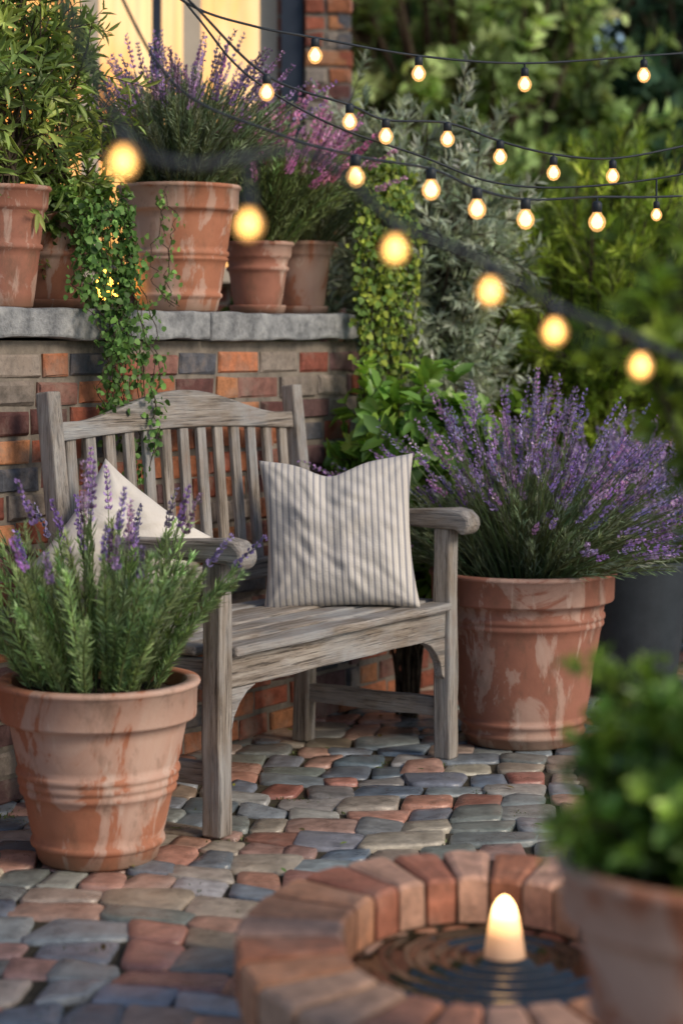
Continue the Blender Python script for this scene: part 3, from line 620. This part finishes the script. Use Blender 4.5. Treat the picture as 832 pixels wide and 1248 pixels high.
# ---------------- string lights
def string(name,pts,bulbs,Y0,Y1,cr=.0035,br=.018,bm=BULB):
    pts=sorted(pts); xs=np.array([p[0] for p in pts],float)
    def yy(x): return Y0+(Y1-Y0)*(x-xs[0])/(xs[-1]-xs[0])
    P=np.array([W(p[0],p[1],yy(p[0])) for p in pts])
    out=[]; n=len(P); Pe=np.vstack([2*P[0]-P[1],P,2*P[-1]-P[-2]])
    for i in range(n-1):
        p0,p1,p2,p3=Pe[i:i+4]
        for s in np.linspace(0,1,12,endpoint=False):
            out.append(.5*((2*p1)+(-p0+p2)*s+(2*p0-5*p1+4*p2-p3)*s*s+(-p0+3*p1-3*p2+p3)*s**3))
    out.append(P[-1]); out=np.array(out)
    a=Acc(); tubes(a,out[None],cr,(0,0,0),6,0)
    for bx,by in bulbs:
        b=W(bx,by,yy(bx)); i=np.argmin(np.abs(out[:,0]/out[:,1]-b[0]/b[1])); q=out[i]; b=np.array([q[0],q[1],min(b[2],q[2]-br*2.2)])
        lathe(a,[(.0005,-br*1.1),(br*.5,-br*.95),(br*.88,-br*.5),(br,0),(br*.9,br*.45),(br*.55,br*.95),(br*.42,br*1.25)],b,(1,1,1),16,2)
        lathe(a,[(.0005,-br*.72),(br*.45,-br*.55),(br*.68,-br*.05),(br*.5,br*.45),(br*.2,br*.9),(.0005,br)],b,(1,1,1),12,1)
        lathe(a,[(br*.45,br*1.1),(br*.55,br*1.15),(br*.55,br*2.1),(br*.35,br*2.35),(.0005,br*2.4)],b,(0,0,0),10,0)
        top=b+np.array([0,0,br*2.3])
        if q[2]-top[2]>.002: tubes(a,np.array([[top,q]]),cr*.9,(0,0,0),4,0)
    return a.build(name,[BLACK,bm,GLASS])
string('string_lights',[(150,-60),(230,5),(310,32),(384,46),(510,68),(639,77),(784,68),(900,60)],[(384,68),(510,90),(639,103),(784,92)],4.4,5.6,.003,.018)
string('string_lights',[(150,-80),(235,5),(325,92),(426,128),(470,146),(545,150),(609,172),(674,188),(746,193),(832,178),(950,150)],[(325,112),(426,147),(470,164),(545,167),(609,187),(674,211),(746,215)],4.3,5.4,.003,.0175)
string('string_lights',[(120,-60),(210,100),(330,160),(433,190),(525,206),(581,230),(640,243),(727,240),(800,240),(900,235)],[(433,209),(525,227),(581,251),(640,267),(727,271)],3.7,4.8,.003,.020)
string('string_lights',[(160,-80),(240,20),(300,90),(400,150),(512,190),(600,222),(700,228),(832,212),(950,180)],[(799,262)],4.6,5.0,.0028,.014)
string('string_lights',[(60,-40),(150,160),(225,200),(303,190),(370,185),(420,215),(481,270),(597,322),(675,372),(780,415),(900,470)],[(150,181),(303,274),(481,297),(597,351),(675,400),(780,441)],1.9,2.4,.0050,.0135,BULBF)

rng=np.random.default_rng(5); a=Acc(); n=46
P=np.stack([rng.uniform(-.9,1.1,n),rng.uniform(3.7,6.2,n),np.full(n,.006)],1); D=rng.normal(size=(n,3))*[1,1,.05]; N=np.tile(Z,(n,1))+rng.normal(0,.15,(n,3))
leaves(a,P,D,N,rng.uniform(.015,.035,n),rng.uniform(.008,.016,n),cvar((.16,.19,.05),n,.3,.2),.3,-.1,0,True); a.build('fallen_leaves',[LEAF])

# ---------------- light / camera
w=bpy.data.worlds.new('World'); S.world=w; w.use_nodes=True; nt=w.node_tree; bg=nt.nodes['Background']
sk=nt.nodes.new('ShaderNodeTexSky'); sk.sky_type='NISHITA'; sk.sun_disc=False; EL=32; AZ=125
sk.sun_elevation=math.radians(EL); sk.sun_rotation=math.radians(AZ); nt.links.new(sk.outputs[0],bg.inputs[0]); bg.inputs[1].default_value=.135
L=bpy.data.lights.new('sun','SUN'); L.energy=2.5; L.angle=math.radians(20); L.color=(1,.85,.66)
lo=bpy.data.objects.new('sun',L); S.collection.objects.link(lo)
sd=Vector((math.sin(math.radians(AZ))*math.cos(math.radians(EL)),math.cos(math.radians(AZ))*math.cos(math.radians(EL)),math.sin(math.radians(EL))))
lo.rotation_euler=sd.to_track_quat('Z','Y').to_euler(); lo.location=(2,0,6)
cam=bpy.data.cameras.new('camera'); co=bpy.data.objects.new('camera',cam); S.collection.objects.link(co); S.camera=co
co.location=(0,0,CH); co.rotation_euler=(math.radians(90),0,0); cam.sensor_fit='VERTICAL'; cam.sensor_height=36; cam.lens=F/1248*36
cam.shift_y=-(624-HY)/1248; cam.clip_end=500; cam.clip_start=.05
cam.dof.use_dof=True; cam.dof.focus_distance=4.95; cam.dof.aperture_fstop=2.3
S.view_settings.view_transform='Standard'; S.view_settings.look='None'; S.view_settings.exposure=0
